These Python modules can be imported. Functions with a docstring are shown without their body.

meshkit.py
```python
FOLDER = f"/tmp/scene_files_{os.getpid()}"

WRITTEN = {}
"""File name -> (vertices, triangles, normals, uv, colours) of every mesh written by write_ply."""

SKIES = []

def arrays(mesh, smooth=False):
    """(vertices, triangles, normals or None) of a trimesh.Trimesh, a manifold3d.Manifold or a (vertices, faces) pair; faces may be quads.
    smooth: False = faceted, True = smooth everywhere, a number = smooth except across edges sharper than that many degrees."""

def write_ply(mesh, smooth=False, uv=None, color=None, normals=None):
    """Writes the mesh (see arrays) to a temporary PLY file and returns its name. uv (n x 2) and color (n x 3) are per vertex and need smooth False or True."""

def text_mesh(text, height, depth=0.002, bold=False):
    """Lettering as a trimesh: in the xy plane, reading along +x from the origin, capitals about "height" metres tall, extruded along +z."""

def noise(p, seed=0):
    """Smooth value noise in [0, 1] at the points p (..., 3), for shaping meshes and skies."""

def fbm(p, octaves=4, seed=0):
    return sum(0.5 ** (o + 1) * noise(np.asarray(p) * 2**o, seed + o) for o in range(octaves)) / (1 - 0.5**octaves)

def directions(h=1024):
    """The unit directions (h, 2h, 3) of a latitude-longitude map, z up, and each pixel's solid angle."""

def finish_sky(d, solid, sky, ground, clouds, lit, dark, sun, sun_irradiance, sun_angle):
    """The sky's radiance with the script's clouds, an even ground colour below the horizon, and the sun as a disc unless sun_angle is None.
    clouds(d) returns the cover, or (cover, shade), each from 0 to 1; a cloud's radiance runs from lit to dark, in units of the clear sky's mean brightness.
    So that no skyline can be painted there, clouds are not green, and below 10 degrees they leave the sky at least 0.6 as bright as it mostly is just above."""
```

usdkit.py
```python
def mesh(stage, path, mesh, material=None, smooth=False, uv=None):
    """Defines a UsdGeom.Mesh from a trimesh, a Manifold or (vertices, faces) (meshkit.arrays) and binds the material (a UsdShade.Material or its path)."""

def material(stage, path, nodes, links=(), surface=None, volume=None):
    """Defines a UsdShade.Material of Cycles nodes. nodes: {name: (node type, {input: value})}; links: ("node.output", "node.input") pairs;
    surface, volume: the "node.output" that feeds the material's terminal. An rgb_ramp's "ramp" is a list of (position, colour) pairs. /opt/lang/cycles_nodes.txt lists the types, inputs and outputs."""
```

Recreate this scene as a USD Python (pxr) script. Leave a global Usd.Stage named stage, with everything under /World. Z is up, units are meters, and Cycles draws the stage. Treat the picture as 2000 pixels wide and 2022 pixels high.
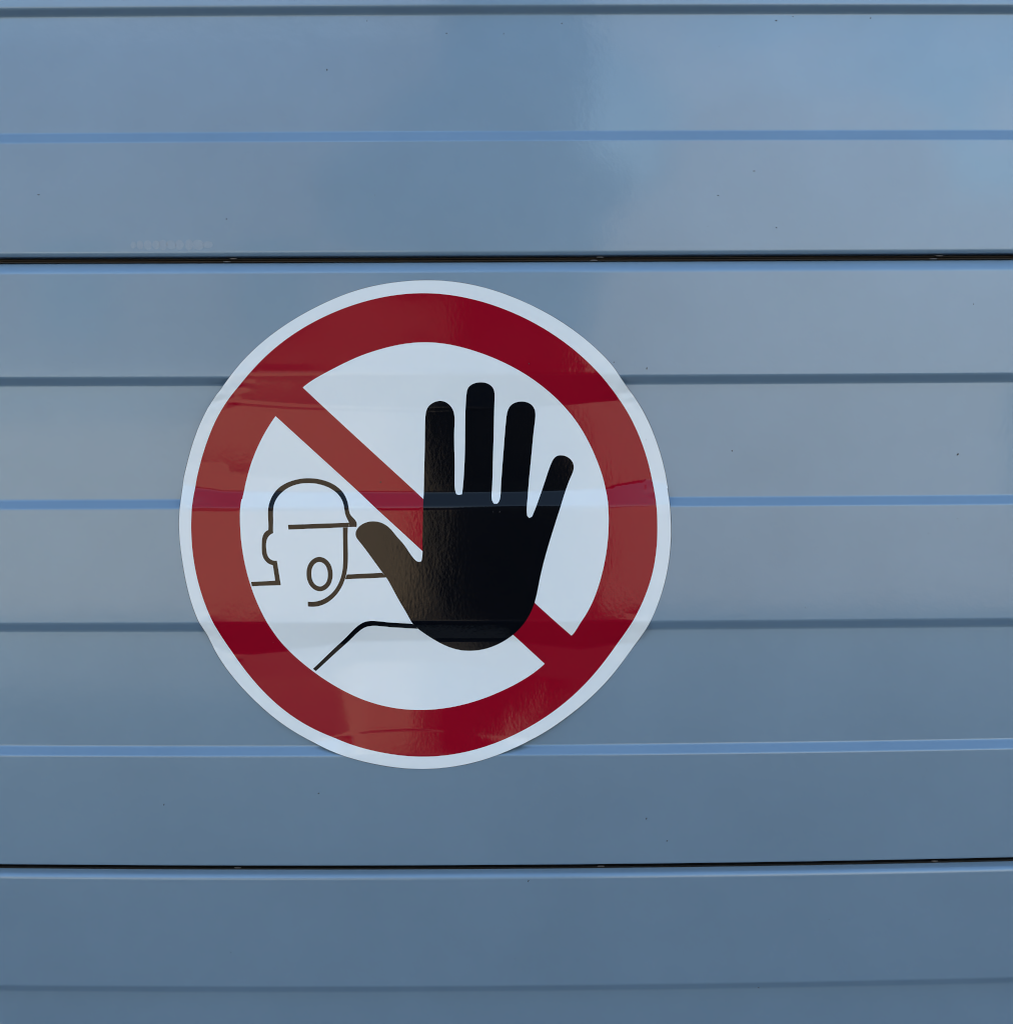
import math, numpy as np, trimesh, usdkit
from pxr import Usd, UsdGeom, UsdLux, UsdShade, Gf, Sdf, Vt
from shapely.geometry import Polygon, LineString, box, Point
from shapely.ops import unary_union, triangulate
from scipy.interpolate import splprep, splev
from meshkit import noise, fbm

stage = Usd.Stage.CreateInMemory()
UsdGeom.SetStageUpAxis(stage, UsdGeom.Tokens.z)
UsdGeom.SetStageMetersPerUnit(stage, 1.0)
world = UsdGeom.Xform.Define(stage, '/World'); stage.SetDefaultPrim(world.GetPrim())

# ------------------------------------------------------------------ camera, sky, sun, exposure
EYE, PITCH, ROLL, DIST, ZC = (0.0, -1.09983, 1.31031), 1.0, -0.30, 1.1, 1.291113
PIC_W = 0.8305648                      # metres of door across the picture
EXPOSURE = 0.70
AIR, HAZE = 1.6, 0.02
SKY, SUN, SUN_EL, SUN_AZ = 0.15, 0.80, math.radians(32), math.radians(12)   # azimuth from +y towards +x

cam = UsdGeom.Camera.Define(stage, '/World/camera')
cam.AddTranslateOp().Set(Gf.Vec3d(*EYE))
cam.AddRotateXYZOp().Set(Gf.Vec3f(0, 0, 0))
m = Gf.Matrix4d().SetRotate(Gf.Rotation(Gf.Vec3d(0, 0, 1), ROLL) * Gf.Rotation(Gf.Vec3d(1, 0, 0), 90 - PITCH))
m.SetTranslateOnly(Gf.Vec3d(*EYE))
cam.ClearXformOpOrder(); cam.AddTransformOp().Set(m)
cam.CreateHorizontalApertureAttr(36.0); cam.CreateVerticalApertureAttr(36.0 * 1024 / 1012)
cam.CreateFocalLengthAttr(36.0 * DIST / PIC_W)
cam.CreateClippingRangeAttr(Gf.Vec2f(0.05, 500))
cam.CreateFStopAttr(4.0); cam.CreateFocusDistanceAttr(DIST)
cam.CreateExposureAttr(EXPOSURE)

usdkit.material(stage, '/World/Looks/sky', {
    's': ('sky_texture', {'sky_type': 'single_scattering', 'sun_disc': False, 'sun_elevation': SUN_EL, 'sun_rotation': SUN_AZ,
                          'altitude': 300.0, 'air_density': AIR, 'aerosol_density': HAZE, 'ozone_density': 1.0}),
    'tc': ('texture_coordinate', {}), 'mp': ('mapping', {'scale': (2.6, 2.6, 5.5), 'location': (-2.2, 0.5, 4.0)}),
    'n': ('noise_texture', {'scale': 2.4, 'detail': 5.0, 'roughness': 0.52, 'distortion': 0.3}),
    'cover': ('rgb_ramp', {'ramp': [(0.50, (0, 0, 0)), (0.57, (1, 1, 1))]}),
    'xyz': ('separate_xyz', {}), 'low': ('map_range', {'from_min': 0.20, 'from_max': 0.55, 'to_min': 0.85, 'to_max': 0.0, 'clamp': True}),
    'mask': ('math', {'math_type': 'multiply'}), 'bw': ('rgb_to_bw', {}),
    'cloud': ('mix', {'mix_type': 'multiply', 'fac': 1.0, 'color2': (1.62, 1.34, 1.18)}),
    'm': ('mix', {'mix_type': 'mix'}),
    'b': ('background_shader', {'strength': SKY})},
    [('tc.generated', 'mp.vector'), ('mp.vector', 'n.vector'), ('n.fac', 'cover.fac'), ('tc.generated', 'xyz.vector'), ('xyz.z', 'low.value'),
     ('cover.color', 'mask.value1'), ('low.result', 'mask.value2'), ('s.color', 'bw.color'), ('bw.val', 'cloud.color1'),
     ('mask.value', 'm.fac'), ('s.color', 'm.color1'), ('cloud.color', 'm.color2'), ('m.color', 'b.color')], surface='b.background')
dome = UsdLux.DomeLight.Define(stage, '/World/sky')
UsdShade.MaterialBindingAPI.Apply(dome.GetPrim()).Bind(UsdShade.Material.Get(stage, '/World/Looks/sky'))
dome.GetPrim().SetCustomDataByKey('kind', 'structure')
sun = UsdLux.DistantLight.Define(stage, '/World/sun')
sun.CreateIntensityAttr(SUN); sun.CreateNormalizeAttr(True) if hasattr(sun, 'CreateNormalizeAttr') else None
sun.CreateAngleAttr(0.5); sun.CreateColorAttr(Gf.Vec3f(1.0, 0.86, 0.68))
sd = np.array([math.sin(SUN_AZ) * math.cos(SUN_EL), math.cos(SUN_AZ) * math.cos(SUN_EL), math.sin(SUN_EL)])
sun.AddTransformOp().Set(Gf.Matrix4d().SetRotate(Gf.Rotation(Gf.Vec3d(0, 0, 1), Gf.Vec3d(*map(float, sd)))))

# ------------------------------------------------------------------ helpers
made = {}
def numbered(parent, name):
    key = (parent, name); n = made.get(key, 0); made[key] = n + 1
    return f'{parent}/{name}' + (f'_{n:03d}' if n else '')
def tag(prim, label=None, category=None, group=None, kind=None):
    for k, v in (('label', label), ('category', category), ('group', group), ('kind', kind)):
        if v: prim.SetCustomDataByKey(k, v)
    return prim
def thing(name, label, category, loc=(0, 0, 0), group=None):
    x = UsdGeom.Xform.Define(stage, numbered('/World', name))
    if any(loc): x.AddTranslateOp().Set(Gf.Vec3d(*loc))
    return tag(x.GetPrim(), label, category, group)
def obj(name, mesh, mat, parent='/World', smooth=False, kind=None, label=None):
    parent = parent if isinstance(parent, str) else str(parent.GetPath())
    p = usdkit.mesh(stage, numbered(parent, name), mesh, '/World/Looks/' + mat, smooth=smooth).GetPrim()
    return tag(p, label=label, kind=kind)
def bx(x0, x1, y0, y1, z0, z1):
    b = trimesh.creation.box((x1 - x0, y1 - y0, z1 - z0)); b.apply_translation(((x0 + x1) / 2, (y0 + y1) / 2, (z0 + z1) / 2)); return b
def cat(*ms): return trimesh.util.concatenate(list(ms))

# ------------------------------------------------------------------ measured shapes
SHAPES = {  # mm on the door, from the middle of the picture: x to the right, z up
    'outer': [(-65.2,190.2),(-92.5,188.3),(-116.3,183.6),(-139.1,175.9),(-164.1,163.8),(-185.9,150.4),(-203.4,136.4),(-216.5,123.5),(-225.3,112.7),(-228.9,107.5),(-232.5,102.7),(-237.2,97.4),(-243.3,88.9),(-248.9,78.6),(-253.9,67.7),(-258.9,54.6),(-262.9,40.4),(-265.5,28.4),(-266.2,26.6),(-267.0,21.5),(-267.0,15.6),(-266.7,11.3),(-267.1,8.7),(-267.6,5.5),(-267.9,2.6),(-268.3,-3.9),(-268.5,-10.4),(-268.2,-19.1),(-266.7,-34.6),(-263.6,-54.0),(-259.3,-72.1),(-253.6,-88.3),(-252.1,-90.5),(-250.2,-93.7),(-247.8,-98.1),(-245.8,-103.2),(-243.7,-108.0),(-241.2,-113.0),(-237.8,-119.0),(-231.5,-128.9),(-218.7,-144.6),(-204.5,-159.0),(-189.0,-172.1),(-173.4,-182.6),(-153.3,-193.0),(-133.7,-200.4),(-114.3,-206.1),(-94.9,-209.3),(-82.0,-210.7),(-67.8,-211.4),(-48.4,-209.9),(-25.0,-205.5),(-3.0,-198.0),(16.5,-189.6),(33.5,-180.5),(49.2,-169.5),(63.6,-158.5),(76.6,-146.1),(88.4,-133.2),(98.8,-119.5),(105.3,-110.3),(110.2,-102.9),(113.9,-97.5),(117.0,-92.2),(121.6,-81.9),(126.8,-67.7),(130.7,-53.5),(133.6,-36.7),(134.7,-18.7),(134.5,-4.5),(133.8,3.9),(133.4,9.7),(132.4,18.8),(132.9,18.7),(130.1,35.1),(125.8,51.5),(120.3,65.7),(114.9,78.8),(108.3,89.7),(102.1,98.8),(97.1,104.9),(93.7,110.0),(86.1,120.9),(74.3,133.4),(59.1,145.9),(42.9,157.3),(26.7,166.6),(4.0,176.7),(-19.8,184.7),(-43.6,188.9)],
    'red': [(-65.3,179.6),(-88.2,178.2),(-109.9,174.3),(-131.6,167.6),(-153.3,158.4),(-175.1,146.0),(-191.5,133.1),(-203.5,120.7),(-213.5,110.6),(-221.7,100.5),(-229.4,92.0),(-236.3,80.7),(-242.4,67.6),(-248.0,53.5),(-253.1,37.1),(-256.2,22.9),(-256.8,21.7),(-257.0,15.6),(-257.2,9.5),(-257.6,3.9),(-258.1,-0.7),(-258.4,-10.5),(-258.5,-14.0),(-257.9,-29.5),(-255.4,-46.3),(-251.5,-64.4),(-245.8,-80.0),(-240.1,-91.0),(-233.4,-104.5),(-226.2,-115.9),(-217.2,-129.0),(-204.4,-144.7),(-188.9,-159.1),(-173.4,-170.9),(-160.4,-178.8),(-144.6,-185.5),(-127.5,-191.3),(-107.9,-196.8),(-88.4,-199.7),(-67.7,-201.4),(-52.2,-200.6),(-28.9,-196.0),(-9.5,-190.1),(10.1,-182.3),(29.7,-170.7),(49.2,-156.4),(66.2,-140.9),(80.6,-124.0),(92.2,-106.9),(99.7,-96.1),(106.7,-84.4),(113.9,-68.9),(119.1,-52.2),(122.4,-35.4),(123.9,-18.6),(123.1,0.8),(122.5,7.2),(122.4,7.9),(120.4,25.3),(119.1,31.9),(114.8,47.2),(108.3,64.7),(100.7,81.1),(93.0,92.5),(86.3,100.5),(77.4,112.2),(62.3,127.5),(42.9,142.7),(23.4,154.7),(3.9,164.0),(-19.8,172.8),(-43.7,178.0)],
    'white_upper': [(-166.3,102.9),(-162.7,105.8),(-156.0,110.3),(-142.8,117.2),(-121.1,127.9),(-99.3,134.8),(-79.8,138.8),(-66.8,139.4),(-49.3,138.2),(-30.9,133.9),(-9.3,126.2),(10.2,116.4),(27.5,105.1),(40.7,93.8),(51.6,82.4),(61.4,69.3),(70.0,52.9),(76.5,37.6),(81.4,21.1),(83.4,5.9),(83.1,7.4),(83.9,-11.9),(82.4,-28.7),(79.8,-44.2),(75.8,-59.7),(70.0,-75.2),(63.4,-86.8),(57.0,-96.6),(54.2,-101.5),(52.9,-102.2),(51.6,-101.4),(23.1,-75.3),(-69.5,12.2),(-165.1,101.1)],
    'white_lower': [(-189.1,79.7),(-194.3,72.8),(-199.9,63.0),(-205.4,52.1),(-211.0,38.0),(-214.9,24.9),(-217.1,11.8),(-217.7,11.5),(-218.4,-0.0),(-218.5,-12.9),(-217.3,-25.9),(-214.9,-41.4),(-210.1,-60.1),(-206.3,-71.1),(-201.3,-81.5),(-196.2,-90.6),(-190.4,-101.3),(-180.7,-113.5),(-169.1,-124.0),(-160.0,-131.2),(-147.1,-140.4),(-130.3,-149.6),(-112.1,-156.9),(-95.2,-160.9),(-82.2,-162.5),(-67.9,-162.9),(-54.9,-162.1),(-41.8,-159.9),(-23.6,-155.4),(-5.4,-148.3),(10.3,-140.6),(23.3,-132.2),(30.1,-126.6),(30.9,-125.7),(30.1,-124.6),(4.9,-101.7),(-69.2,-31.4),(-140.6,34.5),(-187.7,78.8)],
    'helmet': [(-209.8,-56.4),(-190.0,-55.4),(-191.8,-42.7),(-194.5,-41.7),(-197.7,-39.5),(-199.7,-36.5),(-200.6,-32.4),(-200.7,-26.4),(-200.1,-19.6),(-199.0,-16.4),(-197.0,-14.6),(-195.3,-13.7),(-195.3,-5.0),(-195.1,2.8),(-194.8,7.8),(-193.6,12.1),(-191.0,16.9),(-186.5,21.4),(-180.5,25.1),(-174.0,27.3),(-166.7,28.4),(-159.3,28.4),(-152.9,27.5),(-146.5,25.6),(-141.0,22.6),(-136.9,19.2),(-133.6,15.2),(-131.3,11.1),(-129.8,6.5),(-128.9,2.0),(-128.2,-1.5),(-126.2,-3.5),(-124.2,-5.4),(-123.2,-7.7),(-123.0,-11.6),(-129.0,-11.6),(-128.9,-8.1),(-129.8,-6.3),(-131.4,-3.5),(-132.3,-0.8),(-132.7,2.0),(-133.7,7.4),(-135.3,11.1),(-138.1,14.6),(-142.4,18.3),(-147.4,21.4),(-152.9,23.4),(-159.4,24.4),(-165.8,24.5),(-172.2,23.5),(-178.7,21.2),(-184.2,17.9),(-188.0,13.6),(-189.9,9.6),(-190.8,5.0),(-191.2,0.5),(-191.4,-6.8),(-191.3,-16.3),(-193.8,-17.8),(-195.7,-19.6),(-196.8,-22.3),(-196.9,-29.7),(-196.6,-33.8),(-194.9,-36.8),(-192.2,-38.6),(-188.5,-39.0),(-185.4,-59.1),(-209.2,-59.8)],
    'brim': [(-179.1,-9.6),(-128.9,-8.1),(-129.0,-11.6),(-130.0,-11.8),(-134.2,-12.0),(-178.8,-13.5)],
    'face': [(-134.2,-12.0),(-130.0,-11.8),(-130.4,-18.1),(-130.2,-27.3),(-130.1,-34.6),(-130.6,-41.9),(-131.3,-50.1),(-132.9,-54.5),(-134.8,-59.2),(-138.0,-64.7),(-142.2,-69.7),(-147.2,-73.6),(-152.7,-76.1),(-157.3,-76.8),(-163.3,-76.7),(-163.4,-72.8),(-157.3,-72.6),(-152.7,-71.7),(-148.1,-69.5),(-143.5,-65.6),(-139.8,-61.0),(-137.0,-56.0),(-135.4,-51.0),(-134.7,-45.5),(-134.2,-38.2),(-134.0,-30.0),(-134.0,-19.9)],
    'mouth_outer': [(-142.9,-49.8),(-142.9,-51.7),(-143.1,-53.5),(-143.5,-55.3),(-144.1,-57.0),(-144.8,-58.6),(-145.7,-60.0),(-146.7,-61.3),(-147.8,-62.3),(-149.0,-63.2),(-150.3,-63.8),(-151.7,-64.3),(-153.1,-64.4),(-154.5,-64.4),(-155.9,-64.0),(-157.2,-63.5),(-158.5,-62.7),(-159.7,-61.7),(-160.8,-60.5),(-161.7,-59.1),(-162.6,-57.6),(-163.2,-56.0),(-163.7,-54.2),(-164.1,-52.4),(-164.2,-50.5),(-164.2,-48.7),(-164.0,-46.8),(-163.6,-45.1),(-163.0,-43.4),(-162.3,-41.8),(-161.4,-40.4),(-160.4,-39.1),(-159.3,-38.0),(-158.1,-37.1),(-156.7,-36.5),(-155.4,-36.1),(-154.0,-35.9),(-152.6,-36.0),(-151.2,-36.3),(-149.9,-36.9),(-148.6,-37.6),(-147.4,-38.6),(-146.3,-39.8),(-145.3,-41.2),(-144.5,-42.7),(-143.8,-44.4),(-143.3,-46.1),(-143.0,-47.9)],
    'mouth_inner': [(-146.7,-50.0),(-146.8,-51.4),(-146.9,-52.7),(-147.1,-54.0),(-147.5,-55.2),(-147.9,-56.3),(-148.5,-57.3),(-149.1,-58.2),(-149.9,-59.0),(-150.6,-59.6),(-151.5,-60.1),(-152.3,-60.4),(-153.2,-60.5),(-154.1,-60.4),(-155.0,-60.2),(-155.8,-59.8),(-156.7,-59.2),(-157.4,-58.5),(-158.1,-57.7),(-158.7,-56.7),(-159.3,-55.6),(-159.7,-54.4),(-160.0,-53.1),(-160.2,-51.8),(-160.3,-50.5),(-160.3,-49.2),(-160.2,-47.8),(-159.9,-46.6),(-159.6,-45.3),(-159.1,-44.2),(-158.6,-43.2),(-157.9,-42.3),(-157.2,-41.5),(-156.4,-40.9),(-155.6,-40.4),(-154.8,-40.1),(-153.9,-40.0),(-153.0,-40.1),(-152.1,-40.3),(-151.2,-40.7),(-150.4,-41.3),(-149.7,-42.0),(-149.0,-42.9),(-148.3,-43.8),(-147.8,-44.9),(-147.4,-46.1),(-147.1,-47.4),(-146.8,-48.7)],
    'shoulder': [(-131.2,-50.6),(-102.0,-49.4),(-98.7,-53.3),(-132.7,-54.5)],
    'arm': [(-160.5,-128.9),(-122.7,-93.2),(-119.9,-90.9),(-116.3,-89.3),(-110.8,-89.0),(-77.3,-91.7),(-73.4,-95.9),(-109.9,-93.1),(-114.1,-93.2),(-117.3,-94.4),(-120.6,-96.8),(-158.0,-130.7)],
    'hand': [(-98.7,-53.3),(-102.0,-49.4),(-105.9,-43.8),(-113.1,-33.7),(-123.1,-20.4),(-124.0,-17.7),(-123.2,-14.5),(-121.2,-11.8),(-118.0,-9.2),(-113.9,-7.7),(-108.4,-7.1),(-103.8,-7.8),(-99.7,-9.6),(-96.6,-12.1),(-89.3,-20.2),(-82.1,-29.3),(-75.7,-38.5),(-74.4,-39.9),(-72.1,-40.4),(-70.1,-40.2),(-69.5,-39.0),(-69.1,-34.9),(-68.7,-5.4),(-68.2,6.7),(-68.0,13.9),(-67.8,26.9),(-66.9,55.7),(-66.2,77.3),(-65.7,83.1),(-63.9,86.7),(-60.6,89.5),(-56.6,91.0),(-52.2,91.2),(-48.7,90.3),(-45.5,87.6),(-43.5,84.4),(-42.6,80.1),(-42.5,70.0),(-42.6,48.4),(-42.6,23.1),(-42.3,17.4),(-41.2,14.8),(-39.0,14.1),(-36.5,14.8),(-35.8,18.0),(-35.2,24.5),(-34.2,44.7),(-33.3,77.1),(-32.7,96.4),(-32.0,99.9),(-30.1,102.7),(-27.6,104.8),(-24.0,106.0),(-20.0,106.3),(-16.1,105.8),(-12.5,104.0),(-10.3,101.5),(-9.3,98.0),(-9.6,84.2),(-10.5,55.4),(-11.6,23.0),(-12.2,12.2),(-11.6,8.6),(-10.2,6.8),(-7.7,6.8),(-5.9,8.5),(-5.1,12.1),(-4.5,20.8),(-2.4,48.2),(-0.5,69.8),(0.8,81.3),(2.1,85.2),(4.6,88.4),(9.0,90.0),(14.0,90.4),(18.3,89.8),(21.6,87.6),(23.5,84.4),(24.2,79.7),(23.4,72.5),(21.0,49.5),(18.7,26.4),(17.1,8.4),(16.5,0.6),(17.0,-3.4),(18.8,-5.0),(21.0,-3.8),(22.8,0.5),(27.3,12.0),(33.2,29.2),(36.8,39.3),(39.0,43.6),(41.6,45.8),(44.8,46.5),(49.1,45.4),(52.7,43.2),(55.2,39.9),(55.6,36.3),(54.1,31.3),(47.5,14.0),(37.1,-18.2),(35.9,-22.1),(30.3,-41.3),(25.6,-61.4),(23.1,-74.1),(21.4,-77.8),(18.2,-85.6),(12.7,-93.3),(5.3,-101.1),(-3.9,-107.6),(-14.9,-112.3),(-26.0,-114.6),(-35.2,-114.5),(-45.3,-112.6),(-55.3,-108.2),(-64.4,-102.5),(-70.7,-97.6),(-73.8,-95.7),(-77.4,-91.5),(-87.7,-73.6)],
}
BRIDGE = {
    'land2': [(-233.2,99.6),(-229.0,91.7),(-179.8,87.6),(-145.2,86.2),(-62.2,83.7),(42.2,86.9),(68.5,89.7),(90.6,91.6),(98.6,99.1)],
    'leave3': [(-269.4,20.5),(-264.8,22.2),(-257.2,21.7),(-246.4,20.0),(-233.9,17.8),(-208.8,17.3),(-54.2,16.0),(8.4,16.5),(41.9,17.2),(84.5,18.7),(89.5,21.1),(119.2,26.8),(133.8,20.5)],
    'land4': [(-249.6,-105.2),(-235.1,-113.6),(-226.7,-115.3),(-210.0,-115.6),(-193.2,-113.8),(-172.2,-112.3),(-155.9,-110.3),(-136.6,-107.0),(-94.7,-105.6),(-0.6,-106.0),(62.2,-113.1),(83.2,-109.0)],
    'leave5': [(-168.7,-191.7),(-143.5,-185.7),(-133.4,-183.5),(-124.6,-180.6),(-111.6,-178.8),(-94.0,-178.0),(-81.0,-177.4),(-67.6,-177.9),(-54.6,-178.8),(-1.8,-185.4),(32.5,-192.7)],
}
FOLDS = [('F0', 1.69956, -0.00187, -0.00673), ('F1', 1.59496, -0.00171, -0.00393), ('G1', 1.49714, -0.00118, 0.00083), ('F2', 1.3965, -0.00109, 0.00314), ('F3', 1.29544, 1e-05, 0.002), ('F4', 1.19405, -0.00023, 0.00613), ('F5', 1.09108, 0.0017, 0.01565), ('G2', 0.99936, 0.0017, 0.02007), ('F6', 0.8935, 0.00275, 0.02107)]
SPECKS = [(371.9,45.5,3.32,1.66,50.0),(115.4,117.1,2.91,1.25,80.0),(88.5,122.2,1.66,1.25,90.0),(16.4,-304.3,2.91,1.25,55.0),(113.8,-253.3,2.49,1.25,60.0),(221.7,231.4,1.66,1.25,0.0),(-47.0,392.7,1.66,1.25,0.0),(-145.2,363.5,1.25,2.08,0.0),(-227.5,240.8,1.25,1.66,0.0),(-380.8,261.3,3.32,0.83,0.0),(174.2,258.0,2.49,0.83,0.0),(223.0,401.6,2.49,1.25,0.0),(300.3,403.3,2.08,1.25,0.0),(236.7,404.8,1.66,0.83,0.0),(130.8,-271.8,2.08,1.25,10.0),(-90.0,-226.7,2.49,0.83,0.0),(161.8,-358.4,1.66,1.66,30.0),(186.1,49.4,1.66,1.66,0.0),(196.8,-40.1,2.08,1.25,0.0),(-335.9,406.6,2.49,0.83,0.0),(-271.9,408.3,1.66,0.83,0.0),(-227.1,407.7,2.08,0.83,0.0),(-120.0,404.2,2.08,0.83,40.0),(47.4,400.4,2.08,0.83,0.0),(25.8,405.5,1.25,0.83,0.0),(122.0,368.3,2.49,0.83,0.0),(-155.8,-231.0,1.66,1.66,0.0),(-261.2,-224.1,2.91,0.83,0.0),(390.6,195.0,1.66,1.66,0.0),(203.6,277.6,3.32,0.83,0.0),(49.0,286.3,1.25,2.91,0.0),(-334.6,125.3,10.8,0.83,-10.0),(-103.5,25.1,2.08,1.66,0.0),(117.8,-28.5,1.66,1.66,0.0),(-247.2,-13.2,1.66,1.66,0.0),(382.8,168.2,1.25,1.25,0.0),(269.9,-30.1,1.25,1.25,0.0),(299.0,-46.9,1.25,0.83,0.0),(244.9,-79.9,1.25,0.83,0.0),(348.8,-20.1,1.25,1.25,0.0)]

# ------------------------------------------------------------------ materials
def paint(name, color, rough, spec=0.5, grain=None, bumps=(), var=0.0, coat=0.0, coat_rough=0.03, metal=0.0):
    """Painted or printed surface: even colour with a slight tone drift, fine orange peel from bumps [(scale xyz, height in m)]."""
    n = {'tc': ('texture_coordinate', {}), 'p': ('principled_bsdf', {'base_color': color, 'roughness': rough, 'specular_ior_level': spec, 'coat_weight': coat, 'coat_roughness': coat_rough, 'metallic': metal})}
    l = []
    if var:
        n['nv'] = ('noise_texture', {'scale': 7.0, 'detail': 6.0, 'roughness': 0.65}); l.append(('tc.object', 'nv.vector'))
        n['rv'] = ('rgb_ramp', {'ramp': [(0.3, tuple(c * (1 - var) for c in color)), (0.7, tuple(c * (1 + var) for c in color))]})
        l += [('nv.fac', 'rv.fac'), ('rv.color', 'p.base_color')]
    last = None
    for i, (sc, h) in enumerate(bumps):
        n[f'm{i}'] = ('mapping', {'scale': sc}); n[f'n{i}'] = ('noise_texture', {'scale': 1.0, 'detail': 2.0, 'roughness': 0.5})
        n[f'b{i}'] = ('bump', {'strength': 1.0, 'distance': h, 'use_object_space': False})
        l += [('tc.object', f'm{i}.vector'), (f'm{i}.vector', f'n{i}.vector'), (f'n{i}.fac', f'b{i}.height')]
        if last: l.append((last, f'b{i}.normal'))
        last = f'b{i}.normal'
    if last: l += [(last, 'p.normal')] + ([(last, 'p.coat_normal')] if coat else [])
    usdkit.material(stage, '/World/Looks/' + name, n, l, surface='p.BSDF')
PEEL = [((420, 420, 420), 2.6e-5), ((60, 60, 60), 4.0e-5), ((5, 5, 9), 1.0e-4)]
VINYL = [((420, 420, 260), 2.6e-5), ((1500, 1500, 60), 2.0e-6), ((60, 60, 40), 4.5e-5)]
paint('door_paint', (0.219, 0.341, 0.479), 0.33, spec=0.0, bumps=PEEL, var=0.045, coat=1.0, coat_rough=0.05, metal=0.52)
paint('white_vinyl', (0.80, 0.90, 0.985), 0.10, bumps=VINYL, var=0.012)
paint('red_vinyl', (0.275, 0.0012, 0.015), 0.06, bumps=VINYL)
paint('black_vinyl', (0.001, 0.0015, 0.003), 0.06, bumps=VINYL)
paint('rubber', (0.012, 0.012, 0.013), 0.55)
paint('zinc', (0.20, 0.20, 0.21), 0.45)
paint('dirt', (0.045, 0.047, 0.05), 0.8)
paint('wall_plaster', (0.45, 0.44, 0.42), 0.8, var=0.08)
paint('warm_plaster', (0.72, 0.59, 0.43), 0.85, var=0.10)
paint('pink_plaster', (0.66, 0.54, 0.45), 0.85, var=0.08)
paint('brown_boards', (0.22, 0.15, 0.11), 0.7, var=0.2)
paint('roof_tiles', (0.20, 0.10, 0.07), 0.8, var=0.25)
paint('asphalt', (0.04, 0.04, 0.042), 0.9, var=0.25)
paint('concrete', (0.36, 0.34, 0.31), 0.85, var=0.1)
paint('pale_paving', (0.34, 0.29, 0.23), 0.85, var=0.1)
paint('cut', (0.10, 0.11, 0.12), 0.7)
paint('bark', (0.09, 0.065, 0.045), 0.9, var=0.3)
paint('conifer', (0.008, 0.012, 0.009), 0.8, var=0.4)
paint('frame_white', (0.7, 0.7, 0.68), 0.4)
paint('dark_glass', (0.02, 0.025, 0.03), 0.05)

# ------------------------------------------------------------------ the ground and what the door mirrors
obj('ground', bx(-300, 300, -300, 300, -0.5, 0.0), 'asphalt', kind='structure')

obj('bounce_apron', bx(-6, 6, -1.1, 0.3, -0.3, 0.015), 'concrete', kind='structure')  # unseen pale slab, added to bounce light onto the down-facing folds

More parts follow.
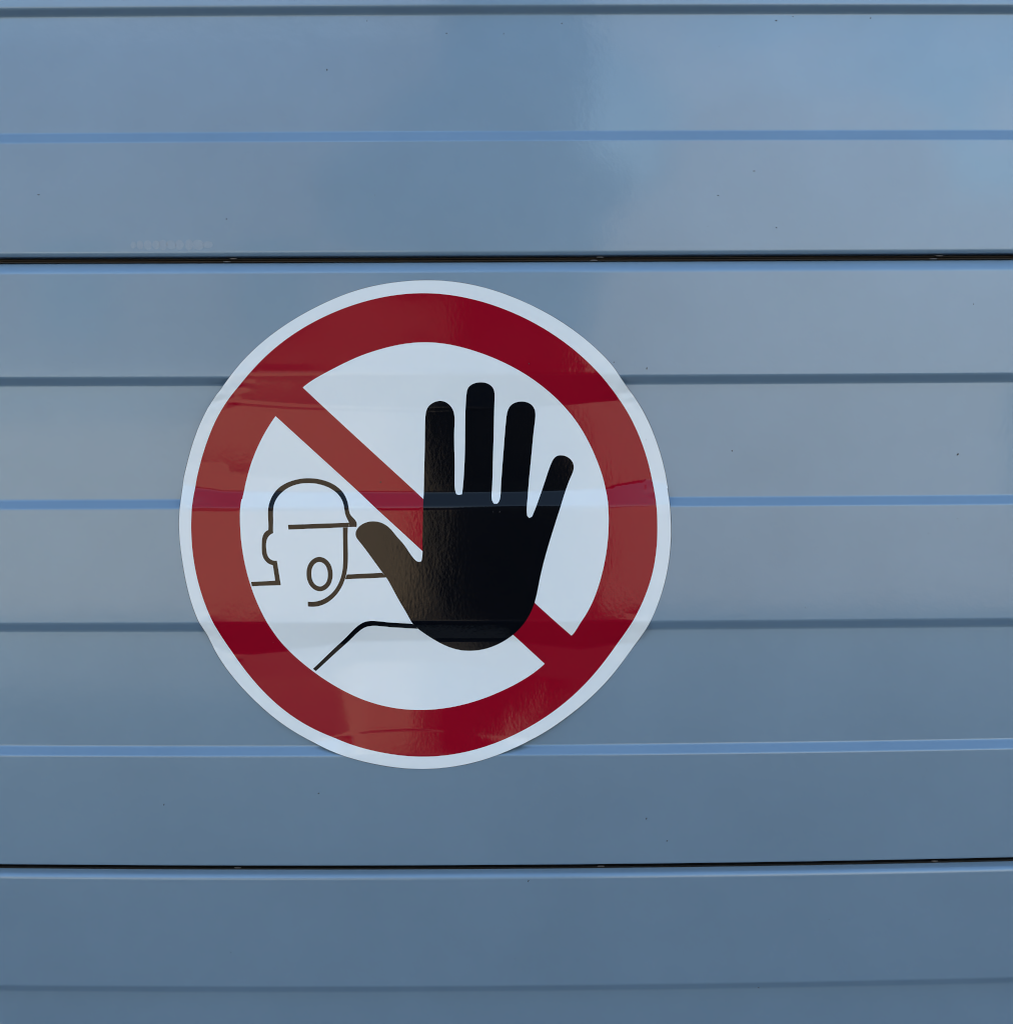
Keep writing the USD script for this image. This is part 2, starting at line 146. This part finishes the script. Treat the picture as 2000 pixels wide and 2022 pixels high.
# ------------------------------------------------------------------ the sectional door
fold = {n: (z, c1, c2) for n, z, c1, c2 in FOLDS}
names = ['F0', 'F1', 'G1', 'F2', 'F3', 'F4', 'F5', 'G2', 'F6']
zk = np.array([fold[n][0] for n in names])[::-1]
def sag(x, z):
    """The sections hang a few millimetres out of true: how far the steel at (x, z) lies above its place at mid width."""
    x = np.clip(np.asarray(x, float), -0.5, 0.5); z = np.asarray(z, float)
    c1 = np.interp(z, zk, [fold[n][1] for n in names][::-1]); c2 = np.interp(z, zk, [fold[n][2] for n in names][::-1])
    return c1 * x + c2 * x * x
DEEP = 0.0058
X_DOOR = 1.9
def rounded(points, default=0.0015, steps=6):
    """Polyline of (z, y[, radius]) with its corners rounded."""
    P = [np.array(p[:2], float) for p in points]; R = [p[2] if len(p) > 2 else default for p in points]
    out = [P[0]]
    for i in range(1, len(P) - 1):
        a, b = P[i - 1] - P[i], P[i + 1] - P[i]; la, lb = np.linalg.norm(a), np.linalg.norm(b); a, b = a / la, b / lb
        ang = math.acos(np.clip(a @ b, -1, 1)); r = R[i]
        t = min(r / math.tan(ang / 2), 0.48 * la, 0.48 * lb)
        p0, p1 = P[i] + a * t, P[i] + b * t
        for s in np.linspace(0, 1, steps + 1):
            out.append((1 - s) ** 2 * p0 + 2 * s * (1 - s) * P[i] + s * s * p1)
    out.append(P[-1]); return np.array(out)
def split_long(prof, step=0.012):
    out = [prof[0]]
    for a, b in zip(prof[:-1], prof[1:]):
        n = max(1, int(np.linalg.norm(b - a) / step))
        out += [a + (b - a) * s for s in np.linspace(0, 1, n + 1)[1:]]
    return np.array(out)
xs = np.concatenate([[-X_DOOR, -1.2, -0.8], np.arange(-0.6, 0.601, 0.04), [0.8, 1.2, X_DOOR]])
def oil_can(x, z):
    return 0.00022 * (fbm(np.stack([x * 2.2 + 5, z * 7.0, 0 * x + 3.3], -1), 3) - 0.5)
def section_mesh(prof, ripple=True):
    prof = split_long(np.asarray(prof)); n = len(prof); V = []
    for x in xs:
        z, y = prof[:, 0], prof[:, 1]
        X = np.full(n, x)
        V.append(np.stack([X, y + np.where(y < 0.012, oil_can(X, z), 0), z + sag(X, z)], 1))
    V = np.array(V); m_ = len(xs); F = []
    for i in range(m_ - 1):
        for j in range(n):
            k = (j + 1) % n
            F.append((i * n + j, i * n + k, (i + 1) * n + k, (i + 1) * n + j))
    V = V.reshape(-1, 3); F = np.array(F); T = np.vstack([F[:, [0, 1, 2]], F[:, [0, 2, 3]]])
    m_ = trimesh.Trimesh(V, T, process=False)
    caps = []
    for i in (0, len(xs) - 1):                     # end caps: fan over the profile
        poly = Polygon(prof[:, ::-1]).buffer(0)
        v2, f2 = trimesh.creation.triangulate_polygon(poly, engine='earcut')
        z = v2[:, 1]; x = np.full(len(z), xs[i]); caps.append(trimesh.Trimesh(np.stack([x, v2[:, 0], z + sag(x, z)], 1), f2, process=False))
    if m_.face_normals[np.argmin(m_.triangles_center[:, 1])][1] > 0: m_.invert()
    return cat(m_, *caps)
BACK = 0.042
def section(z0, z1, ribs, top_r, bot_r, top_soft=0.0045, lip=(0.0005, 0.016)):
    """Profile of one pressed section from its top edge down; ribs: (upper z, lower z, y after) folds from the top."""
    P = [(z1 - lip[0], lip[1]), (z1, 0.004 + top_soft, 0.002), (z1 - 0.0012, 0.0045, 0.002), (z1 - top_soft - 0.0035, 0.0, top_r)]
    y = 0.0
    for zu, zl, yn in ribs:
        P += [(zu, y, 0.0036), (zl, yn, 0.0036)]; y = yn
    P += [(z0 + 0.0005, 0.0, bot_r), (z0, 0.016)]
    P = rounded(P)
    return [tuple(p) for p in P] + [(z0 + 0.004, BACK), (z1 - lip[0] - 0.004, BACK)]
z = {n: fold[n][0] for n in names}
g1t, g1b = z['G1'] + 0.0037, z['G1']              # the gaps: upper section's lower edge, lower section's upper edge
g2t, g2b = z['G2'], z['G2'] - 0.0037
door = thing('sectional_door', 'glossy blue grey steel sectional door with pressed horizontal ribs, behind the round sticker', 'garage door')
upper = section(g1t, 1.998, [(z['F0'] + 0.104 + 0.098, z['F0'] + 0.104 + 0.090, 0.0)][:0] + [(1.9025, 1.8955, DEEP), (1.8, 1.793, 0), (z['F0'] + 0.0042, z['F0'], DEEP), (z['F1'] + 0.0082, z['F1'], 0.0)], 0.006, 0.0042)
middle = section(g2t, g1b, [(z['F2'] + 0.0056, z['F2'], DEEP), (z['F3'] + 0.0066, z['F3'], 0.0), (z['F4'] + 0.0060, z['F4'], DEEP), (z['F5'] + 0.0064, z['F5'], 0.0)], 0.009, 0.0014)
lower = section(0.502, g2b, [(z['F6'] + 0.0062, z['F6'], DEEP), (0.795, 0.788, 0.0), (0.694, 0.687, DEEP), (0.594, 0.587, 0.0)], 0.006, 0.004, 0.0015, (0.008, 0.011))
lowest = section(0.03, 0.498, [(0.395, 0.388, DEEP), (0.294, 0.287, 0.0), (0.193, 0.186, DEEP), (0.093, 0.086, 0.0)], 0.006, 0.004)
topmost = section(2.002, 2.498, [(2.40, 2.393, DEEP), (2.30, 2.293, 0.0), (2.20, 2.193, DEEP), (2.10, 2.093, 0.0)], 0.006, 0.004)
for prof, lab in ((topmost, None), (upper, 'door section above the upper dark gap'), (middle, 'middle door section carrying the sticker'), (lower, 'door section below the lower dark gap'), (lowest, None)):
    obj('door_section', section_mesh(prof), 'door_paint', door, smooth=35, label=lab)
def swept(prof, x0=-X_DOOR, x1=X_DOOR):
    """A closed (z, y) outline carried along the door."""
    prof = np.asarray(prof); n = len(prof); X = [x for x in xs if x0 <= x <= x1]; V = []
    for x in X: V.append(np.stack([np.full(n, x), prof[:, 1], prof[:, 0] + sag(np.full(n, x), prof[:, 0])], 1))
    F = [(i * n + j, i * n + (j + 1) % n, (i + 1) * n + (j + 1) % n, (i + 1) * n + j) for i in range(len(X) - 1) for j in range(n)]
    F = np.array(F); t = trimesh.Trimesh(np.array(V).reshape(-1, 3), np.vstack([F[:, [0, 1, 2]], F[:, [0, 2, 3]]]), process=False)
    if t.face_normals[np.argmin(t.triangles_center[:, 1])][1] > 0: t.invert()
    return t
for zt, zb, y0 in ((g1t, g1b, 0.0085), (g2t, g2b, 0.026)):
    mid = (zt + zb) / 2
    ridges = [(zb - 0.006, y0 + 0.012), (zb - 0.006, y0 + 0.004)]
    for zz in (zb + 0.0009, zb + 0.0028):
        ridges += [(zz - 0.0007, y0 + 0.002), (zz - 0.0003, y0), (zz + 0.0003, y0), (zz + 0.0007, y0 + 0.002)]
    ridges += [(zt + 0.006, y0 + 0.004), (zt + 0.006, y0 + 0.012)]
    obj('gap_seal', swept(ridges), 'rubber', door, smooth=20, label='black rubber strip in the ' + ('upper' if zt > 1.3 else 'lower') + ' gap')
# small bright clips caught in the two gaps
def clip_mesh(x, zc, w, h, y):
    s = trimesh.creation.icosphere(subdivisions=2); s.apply_scale((w / 2, 0.0012, h / 2)); s.apply_translation((x, y, zc + float(sag(x, zc)))); return s
for x in (-0.2244, 0.0768, 0.3555):
    obj('gap_clip', clip_mesh(x + 0.0012, g1t - 0.0007, 0.0062, 0.0011, 0.0055), 'zinc', door, smooth=True)
    obj('gap_clip', clip_mesh(x - 0.0040, g1b + 0.0004, 0.0064, 0.0010, 0.0052), 'zinc', door, smooth=True)
for x in (-0.2244, 0.0768, 0.3535):
    obj('gap_clip', clip_mesh(x, g2b + 0.0006, 0.0060, 0.0010, 0.0075), 'zinc', door, smooth=True)

# ------------------------------------------------------------------ the round vinyl sticker
def smooth_path(pts, tol=0.18, corner=38, step=1.5):
    """Evens out a hand-plotted outline between its sharp corners."""
    P = np.array(pts, float); D = []
    for p0, p1 in zip(P, np.roll(P, -1, 0)):
        q = max(1, int(np.linalg.norm(p1 - p0) / 4.0)); D += [p0 + (p1 - p0) * i / q for i in range(q)]
    P = np.array(D); keep = np.r_[True, np.linalg.norm(np.diff(P, axis=0), axis=1) > 0.3]; P = P[keep]
    if np.linalg.norm(P[0] - P[-1]) < 0.3: P = P[:-1]
    n = len(P); a = P - np.roll(P, 1, 0); b = np.roll(P, -1, 0) - P
    turn = np.abs((np.degrees(np.arctan2(b[:, 1], b[:, 0]) - np.arctan2(a[:, 1], a[:, 0])) + 180) % 360 - 180)
    C = np.where(turn > corner)[0]
    if len(C) == 0:
        Q = np.vstack([P, P[:1]]); tck, u = splprep(Q.T, s=n * tol ** 2, per=True, k=3)
        L = np.linalg.norm(np.diff(Q, axis=0), axis=1).sum()
        return np.array(splev(np.linspace(0, 1, int(L / step)), tck)).T[:-1]
    out = []
    for i, c in enumerate(C):
        e = C[(i + 1) % len(C)]; idx = [(c + q) % n for q in range(((e - c) % n or n) + 1)]; R = P[idx]
        L = np.linalg.norm(np.diff(R, axis=0), axis=1)
        if len(R) < 4: out += list(R[:-1]); continue
        w = np.ones(len(R)); w[[0, -1]] = 1000
        tck, u = splprep(R.T, w=w, s=len(R) * tol ** 2, k=3)
        q = np.array(splev(np.linspace(0, 1, max(4, int(L.sum() / step))), tck)).T; q[0], q[-1] = R[0], R[-1]; out += list(q[:-1])
    return np.array(out)
poly = {n: Polygon(smooth_path(p, tol=0.12 if n == 'outer' else 0.2 if n == 'red' else 0.12)).buffer(0) for n, p in SHAPES.items()}
mouth = poly['mouth_outer'].difference(poly['mouth_inner'])
hand = poly['hand']
arm = poly['arm'].difference(hand); shoulder = poly['shoulder'].difference(hand).difference(poly['face'])
brim = poly['brim']; helmet = poly['helmet'].difference(brim); face = poly['face'].difference(brim)
black = unary_union([hand, arm, shoulder, brim, helmet, face, mouth])
whites = unary_union([poly['white_upper'], poly['white_lower']])
ring_all = poly['red'].difference(whites).difference(black)
pieces = {'prohibition_ring': ring_all, 'hand_symbol': hand, 'arm_line': arm, 'shoulder_line': shoulder, 'helmet_outline': helmet, 'helmet_brim': brim, 'face_outline': face, 'mouth': mouth,
          'white_field': whites.difference(black).intersection(poly['red']), 'white_border': poly['outer'].difference(poly['red'])}

def br(name, x):
    P = np.array(BRIDGE[name]) / 1000; o = np.argsort(P[:, 0]); return np.interp(x, P[o, 0], P[o, 1] + ZC)
def film_y(x, z_):
    """The skin with its creases rounded over a millimetre or so."""
    x = np.asarray(x, float); z_ = np.asarray(z_, float)
    return sum(w * film_raw(x, z_ + d) for d, w in ((-0.0014, .12), (-0.0007, .22), (0, .32), (0.0007, .22), (0.0014, .12)))
def film_raw(x, z_):
    """Depth of the vinyl at (x, z): it lies on the raised bands and the recesses and spans the folds like a slack skin."""
    x = np.asarray(x, float); z_ = np.asarray(z_, float)
    s = lambda n, up: fold[n][0] + up + sag(x, np.full_like(x, fold[n][0]))
    a2, b2 = s('F2', 0.0068), br('land2', x)
    b3, a3 = br('leave3', x), s('F3', 0.0004)
    a4, b4 = s('F4', 0.0066), br('land4', x)
    b5, a5 = br('leave5', x), s('F5', 0.0004)
    up = lambda t: np.clip(t, 0, 1)
    shelf = np.interp(x, [-0.22, 0.16], [0.35, 1.0])
    d2 = np.where(z_ > b2, shelf * up((a2 - z_) / np.maximum(a2 - b2, 1e-4)), shelf + (1 - shelf) * up((b2 - z_) / 0.060)); d3 = up((z_ - a3) / np.maximum(b3 - a3, 1e-4))
    d4 = up((a4 - z_) / np.maximum(a4 - b4, 1e-4))
    crease = np.interp(x, [-0.142, -0.118, -0.05, 0.10], [0.8, 0.22, 0.2, 1.0])      # how deep the lower crease sits, as a share of the rib
    d5 = np.where(z_ < b5, crease * up((z_ - a5) / np.maximum(b5 - a5, 1e-4)), crease + (1 - crease) * up((z_ - b5) / 0.055))
    mid = (fold['F3'][0] + fold['F4'][0]) / 2 + 0.002
    y = DEEP * np.where(z_ > mid, np.minimum(d2, d3), np.minimum(d4, d5))
    r = np.hypot((x - CX), (z_ - CZ))
    edge = np.clip((r - 0.180) / 0.02, 0, 1)
    near = np.exp(-((z_ - s('F2', -0.008)) / 0.016) ** 2) + np.exp(-((z_ - s('F3', 0.008)) / 0.014) ** 2) + np.exp(-((z_ - s('F4', -0.008)) / 0.016) ** 2)
    crinkle = edge * near * 0.0024 * (noise(np.stack([x * 90 + z_ * 60, z_ * 190 - x * 60, 0 * x + 7.7], -1)) - 0.45)
    wav = 0.00010 * (fbm(np.stack([x * 26, z_ * 26, 0 * x], -1), 2) - 0.5)
    ridge = -0.00016 * np.clip(-x / 0.04, 0, 1) * np.exp(-((z_ - b2) / 0.0009) ** 2) - 0.0002 * np.exp(-((z_ - a2 - 0.003) / 0.003) ** 2)
    ridge = ridge - 0.00018 * np.exp(-((z_ - b5) / 0.0008) ** 2) * np.clip((x + 0.135) / 0.01, 0, 1) * np.clip((-0.045 - x) / 0.02, 0, 1)
    return y + ridge + oil_can(x, z_) - 0.00045 + crinkle * -1 + wav
c_ = poly['outer'].centroid; CX, CZ = c_.x / 1000, c_.y / 1000 + ZC
R0 = poly['outer'].bounds
# one lattice of cells, in mm, shared by all printed fields so that they meet edge to edge
zlines = [R0[1] - 1]
fz = [((fold[n][0] - ZC) * 1000 + d0, (fold[n][0] - ZC) * 1000 + d1) for n, d0, d1 in (('F2', -27, 9), ('F3', -3, 26), ('F4', -25, 9), ('F5', -3, 26))]
while zlines[-1] < R0[3] + 1:
    q = zlines[-1]; zlines.append(q + (0.8 if any(lo - 0.5 < q < hi for lo, hi in fz) else 4.0))
xlines = list(np.arange(R0[0] - 1, R0[2] + 7, 6.0))
def film_mesh(shape):
    V, F, nv = [], [], 0
    shapes = [g for g in getattr(shape, 'geoms', [shape]) if g.geom_type == 'Polygon' and g.area > 0.02]
    for g in shapes:
        gx0, gz0, gx1, gz1 = g.bounds
        for j in range(len(zlines) - 1):
            if zlines[j + 1] <= gz0 or zlines[j] >= gz1: continue
            row = g.intersection(box(gx0 - 1, zlines[j], gx1 + 1, zlines[j + 1]))
            if row.is_empty: continue
            for rg in getattr(row, 'geoms', [row]):
                if rg.geom_type != 'Polygon' or rg.area < 1e-4: continue
                rx0, _, rx1, _ = rg.bounds
                for i in range(len(xlines) - 1):
                    if xlines[i + 1] <= rx0 or xlines[i] >= rx1: continue
                    cell = rg if (xlines[i] <= rx0 and xlines[i + 1] >= rx1) else rg.intersection(box(xlines[i], zlines[j] - 1, xlines[i + 1], zlines[j + 1] + 1))
                    for cg in getattr(cell, 'geoms', [cell]):
                        if cg.geom_type != 'Polygon' or cg.area < 1e-5: continue
                        v, f = trimesh.creation.triangulate_polygon(cg, engine='earcut')
                        V.append(v); F.append(np.asarray(f) + nv); nv += len(v)
    V = np.vstack(V) / 1000; F = np.vstack(F)
    x, z_ = V[:, 0], V[:, 1] + ZC
    h = 0.0005
    dx = (film_y(x + h, z_) - film_y(x - h, z_)) / (2 * h); dz = (film_y(x, z_ + h) - film_y(x, z_ - h)) / (2 * h)
    N = np.stack([dx, -np.ones_like(dx), dz], 1); N /= np.linalg.norm(N, axis=1, keepdims=True)
    P = np.stack([x, film_y(x, z_), z_], 1)
    cr = np.cross(P[F[:, 1]] - P[F[:, 0]], P[F[:, 2]] - P[F[:, 0]])[:, 1]
    F[cr > 0] = F[cr > 0][:, ::-1]
    return P, F, N
def film(name, shape, mat, parent):
    P, F, N = film_mesh(shape)
    p = UsdGeom.Mesh.Define(stage, numbered(str(parent.GetPath()), name))
    p.CreatePointsAttr(Vt.Vec3fArray.FromNumpy(P.astype(np.float32))); p.CreateFaceVertexCountsAttr(Vt.IntArray.FromNumpy(np.full(len(F), 3, np.int32)))
    p.CreateFaceVertexIndicesAttr(Vt.IntArray.FromNumpy(F.astype(np.int32).ravel())); p.CreateSubdivisionSchemeAttr('none')
    p.CreateNormalsAttr(Vt.Vec3fArray.FromNumpy(N.astype(np.float32))); p.SetNormalsInterpolation('vertex')
    UsdShade.MaterialBindingAPI.Apply(p.GetPrim()).Bind(UsdShade.Material.Get(stage, '/World/Looks/' + mat))
    return p.GetPrim()
sticker = thing('warning_sticker', 'round white sticker with red barred ring, black raised hand and helmeted head', 'sticker')
for n, shp in pieces.items():
    film(n, shp, 'white_vinyl' if n.startswith('white') else 'red_vinyl' if n == 'prohibition_ring' else 'black_vinyl', sticker)
# the cut edge of the vinyl
B = np.array(poly['outer'].exterior.coords)[:-1]; bxx, bzz = B[:, 0] / 1000, B[:, 1] / 1000 + ZC
fr = np.stack([bxx, film_y(bxx, bzz), bzz], 1); out_ = np.stack([bxx - CX, 0 * bxx, bzz - CZ], 1); out_ /= np.linalg.norm(out_, axis=1, keepdims=True)
bk = fr + [0, 0.0004, 0] + out_ * (0.00025 + 0.0003 * noise(np.stack([bxx * 60, bzz * 60, 0 * bxx], 1)))[:, None]; n_ = len(B)
EF = np.array([(i, (i + 1) % n_, n_ + (i + 1) % n_, n_ + i) for i in range(n_)])
obj('cut_edge', (np.vstack([fr, bk]), EF), 'cut', sticker)

# ------------------------------------------------------------------ specks of dirt, small flies and a painted reflection
def door_y(x, z_):
    r2 = (x - CX) ** 2 + (z_ - CZ) ** 2
    if r2 < 0.201 ** 2: return float(film_y(np.array([x]), np.array([z_]))[0])
    w = z_ - float(sag(x, z_))
    for a, b in ((z['F1'] + 0.005, z['F0']), (z['F3'] + 0.004, z['F2'] + 0.003), (z['F5'] + 0.004, z['F4'] + 0.003), (0.79, z['F6'] + 0.002)):
        if a < w < b: return DEEP + float(oil_can(np.array([x]), np.array([w]))[0])
    return float(oil_can(np.array([x]), np.array([w]))[0])
def speck_mesh(x, z_, w, h, a, seed):
    s = trimesh.creation.icosphere(subdivisions=1); v = s.vertices
    v *= (0.75 + 0.5 * noise(v * 1.7 + seed * 3.1))[:, None]
    s.vertices = v; s.apply_scale((w / 2, 0.0003, h / 2)); s.apply_transform(trimesh.transformations.rotation_matrix(math.radians(-a), (0, 1, 0))); s.apply_translation((x, door_y(x, z_) - 0.0001, z_)); return s
for i, (x, zz, w, h, a) in enumerate(SPECKS[:14] + SPECKS[14::3]):
    obj('dirt_speck', speck_mesh(x / 1000, ZC + zz / 1000, w * 0.68 / 1000, h * 0.68 / 1000, a, i), 'dirt', door, smooth=True)
usdkit.material(stage, '/World/Looks/reflection_tint', {'t': ('transparent_bsdf', {}), 'd': ('diffuse_bsdf', {'color': (0.50, 0.50, 0.50)}), 'm': ('mix_closure', {'fac': 0.08})}, [('t.BSDF', 'm.closure1'), ('d.BSDF', 'm.closure2')], surface='m.closure')
for i, (px, w, h) in enumerate(((268, 9, 12), (281, 10, 16), (297, 12, 17), (313, 10, 15), (327, 11, 17), (343, 12, 16), (359, 12, 18), (378, 12, 19), (396, 14, 18), (415, 12, 12))):  # a reflection in the curved lip, painted as pale translucent blobs
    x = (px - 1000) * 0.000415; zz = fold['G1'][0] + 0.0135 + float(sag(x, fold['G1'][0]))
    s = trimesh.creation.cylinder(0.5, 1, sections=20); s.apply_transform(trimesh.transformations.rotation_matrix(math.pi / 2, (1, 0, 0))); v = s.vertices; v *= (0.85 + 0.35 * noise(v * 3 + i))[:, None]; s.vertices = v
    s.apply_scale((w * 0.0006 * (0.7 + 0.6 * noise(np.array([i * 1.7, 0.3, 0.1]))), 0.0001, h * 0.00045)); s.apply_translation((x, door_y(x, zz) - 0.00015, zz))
    obj('painted_reflection', s, 'reflection_tint', door)
rng = np.random.default_rng(4)
many = []
for i in range(20):
    x, zz = rng.uniform(-0.43, 0.43), ZC + rng.uniform(-0.43, 0.43); s = 0.00035 + 0.0007 * rng.random() ** 3
    many.append(speck_mesh(x, zz, s * (1 + rng.random()), s * 0.7, rng.uniform(0, 180), 100 + i))
obj('fine_dirt', cat(*many), 'dirt', door, smooth=True, kind='stuff')

# ------------------------------------------------------------------ the yard behind the viewer, seen only mirrored in the door and the vinyl
shop = thing('workshop_building', 'plain plastered workshop wall around the sectional door', 'building')
obj('wall', cat(bx(-7, -X_DOOR - 0.01, 0.02, 0.3, 0, 4.6), bx(X_DOOR + 0.01, 7, 0.02, 0.3, 0, 4.6), bx(-X_DOOR - 0.01, X_DOOR + 0.01, 0.02, 0.3, 2.51, 4.6)), 'wall_plaster', shop)
obj('roof', bx(-7.2, 7.2, -0.1, 8, 4.6, 4.8), 'brown_boards', shop)
obj('wall', bx(-7, 7, 7.7, 8, 0, 4.6), 'wall_plaster', shop)
obj('added_paving', bx(-14, -0.2, -13.0, -7.3, -0.2, 0.006), 'pale_paving', kind='structure')  # unseen pale strip, added so the vinyl mirrors brighter ground on the left
garage = thing('garage_row', 'low sunlit garage row across the yard', 'building', (0, -13, 0))
obj('wall', bx(-13, -0.3, -5, 0, 0, 2.25), 'warm_plaster', garage)
obj('roof', cat(bx(-13.3, -0.15, -3.3, 0.25, 2.25, 2.45)), 'frame_white', garage)
house = thing('brown_house', 'brown boarded house behind the garage row', 'building', (0, -19, 0))
obj('wall', bx(-16, -0.6, -6, 0, 0, 8.2), 'brown_boards', house)
for x0 in (-13, -10, -7, -4):
    obj('window', bx(x0, x0 + 1.1, 0, 0.05, 3.6, 5.0), 'dark_glass', house)
annex = thing('pink_house', 'pale plastered house with a wide gable on the other side of the yard', 'building', (0, -13.5, 0))
obj('wall', bx(0.3, 14, -7, 0, 0, 4.5), 'pink_plaster', annex)
gp = trimesh.creation.extrude_polygon(Polygon([(1.7, 4.5), (4.9, 4.5), (4.7, 5.35), (4.1, 5.6), (2.3, 5.6), (1.85, 5.3)]), 2.0, engine='earcut'); gp.vertices = np.stack([gp.vertices[:, 0], gp.vertices[:, 2] - 2.0, gp.vertices[:, 1]], 1)
obj('gable', gp, 'pink_plaster', annex)
for x0 in (5.5, 8.5, 11.5):
    obj('window', bx(x0, x0 + 1.1, 0, 0.05, 1.2, 2.4), 'dark_glass', annex)
def conifer(name, x, y, h, r, label, seed):
    t = thing(name, label, 'tree', (x, y, 0)); g = np.random.default_rng(seed)
    obj('trunk', trimesh.creation.cone(0.12, h * 0.8, sections=9), 'bark', t, smooth=True)
    n = 9000; zz = g.uniform(0.05, h, n); prof_r = r * np.minimum(1, (h - zz) / (0.3 * h)) * (0.75 + 0.25 * noise(np.stack([zz * 1.5, zz * 0 + seed, zz * 0], -1)))
    th = g.uniform(0, 2 * np.pi, n); rr = prof_r * (0.55 + 0.45 * np.sqrt(g.random(n))); c = np.stack([rr * np.cos(th), rr * np.sin(th), zz], 1)
    d1 = g.normal(size=(n, 3)); d1[:, 2] = np.abs(d1[:, 2]) + 0.5; d1 /= np.linalg.norm(d1, axis=1, keepdims=True); d2 = np.cross(d1, g.normal(size=(n, 3))); d2 /= np.linalg.norm(d2, axis=1, keepdims=True)
    s = g.uniform(0.07, 0.16, (n, 1)); V = np.stack([c - d2 * s * 0.4, c + d2 * s * 0.4, c + d1 * s * 1.6], 1).reshape(-1, 3)
    hs = np.linspace(0, h, 40); core = trimesh.creation.revolve(np.stack([np.r_[0, r * 0.82 * np.minimum(1, (h - hs) / (0.3 * h)), 0], np.r_[0, hs, h]], 1), sections=40)
    v = core.vertices.copy(); v[:, :2] *= (0.82 + 0.3 * noise(v * 2.5 + seed))[:, None]; core.vertices = v
    obj('blocking_core', core, 'conifer', t)  # solid dark core, added to block bright gaps in the mirrored crown
    obj('crown', trimesh.Trimesh(V, np.arange(3 * n).reshape(-1, 3), process=False), 'conifer', t)
conifer('conifer_tree', 0.03, -11.2, 7.5, 0.63, 'tall dark columnar conifer in the gap between the houses', 3)
conifer('conifer_tree', 0.22, -11.9, 8.0, 0.66, 'taller dark columnar conifer beside the pale house', 5)
broad = thing('broadleaf_tree', 'dark round broadleaf tree behind the two conifers', 'tree', (-0.25, -12.6, 0))
obj('trunk', trimesh.creation.cone(0.2, 4.5, sections=10), 'bark', broad, smooth=True)
g = np.random.default_rng(8); n = 9000
u = g.normal(size=(n, 3)); u /= np.linalg.norm(u, axis=1, keepdims=True)
rad = (0.5 + 0.5 * g.random((n, 1)) ** 0.4) * (0.75 + 0.5 * noise(u * 2.2 + 4))[:, None]
c = u * rad * [1.5, 1.1, 0.95] + [0, 0, 4.3]
d1 = g.normal(size=(n, 3)); d1 /= np.linalg.norm(d1, axis=1, keepdims=True); d2 = np.cross(d1, g.normal(size=(n, 3))); d2 /= np.linalg.norm(d2, axis=1, keepdims=True)
s_ = g.uniform(0.06, 0.13, (n, 1))
obj('crown', trimesh.Trimesh(np.stack([c - d2 * s_ * 0.6, c + d2 * s_ * 0.6, c + d1 * s_ * 1.5], 1).reshape(-1, 3), np.arange(3 * n).reshape(-1, 3), process=False), 'conifer', broad)
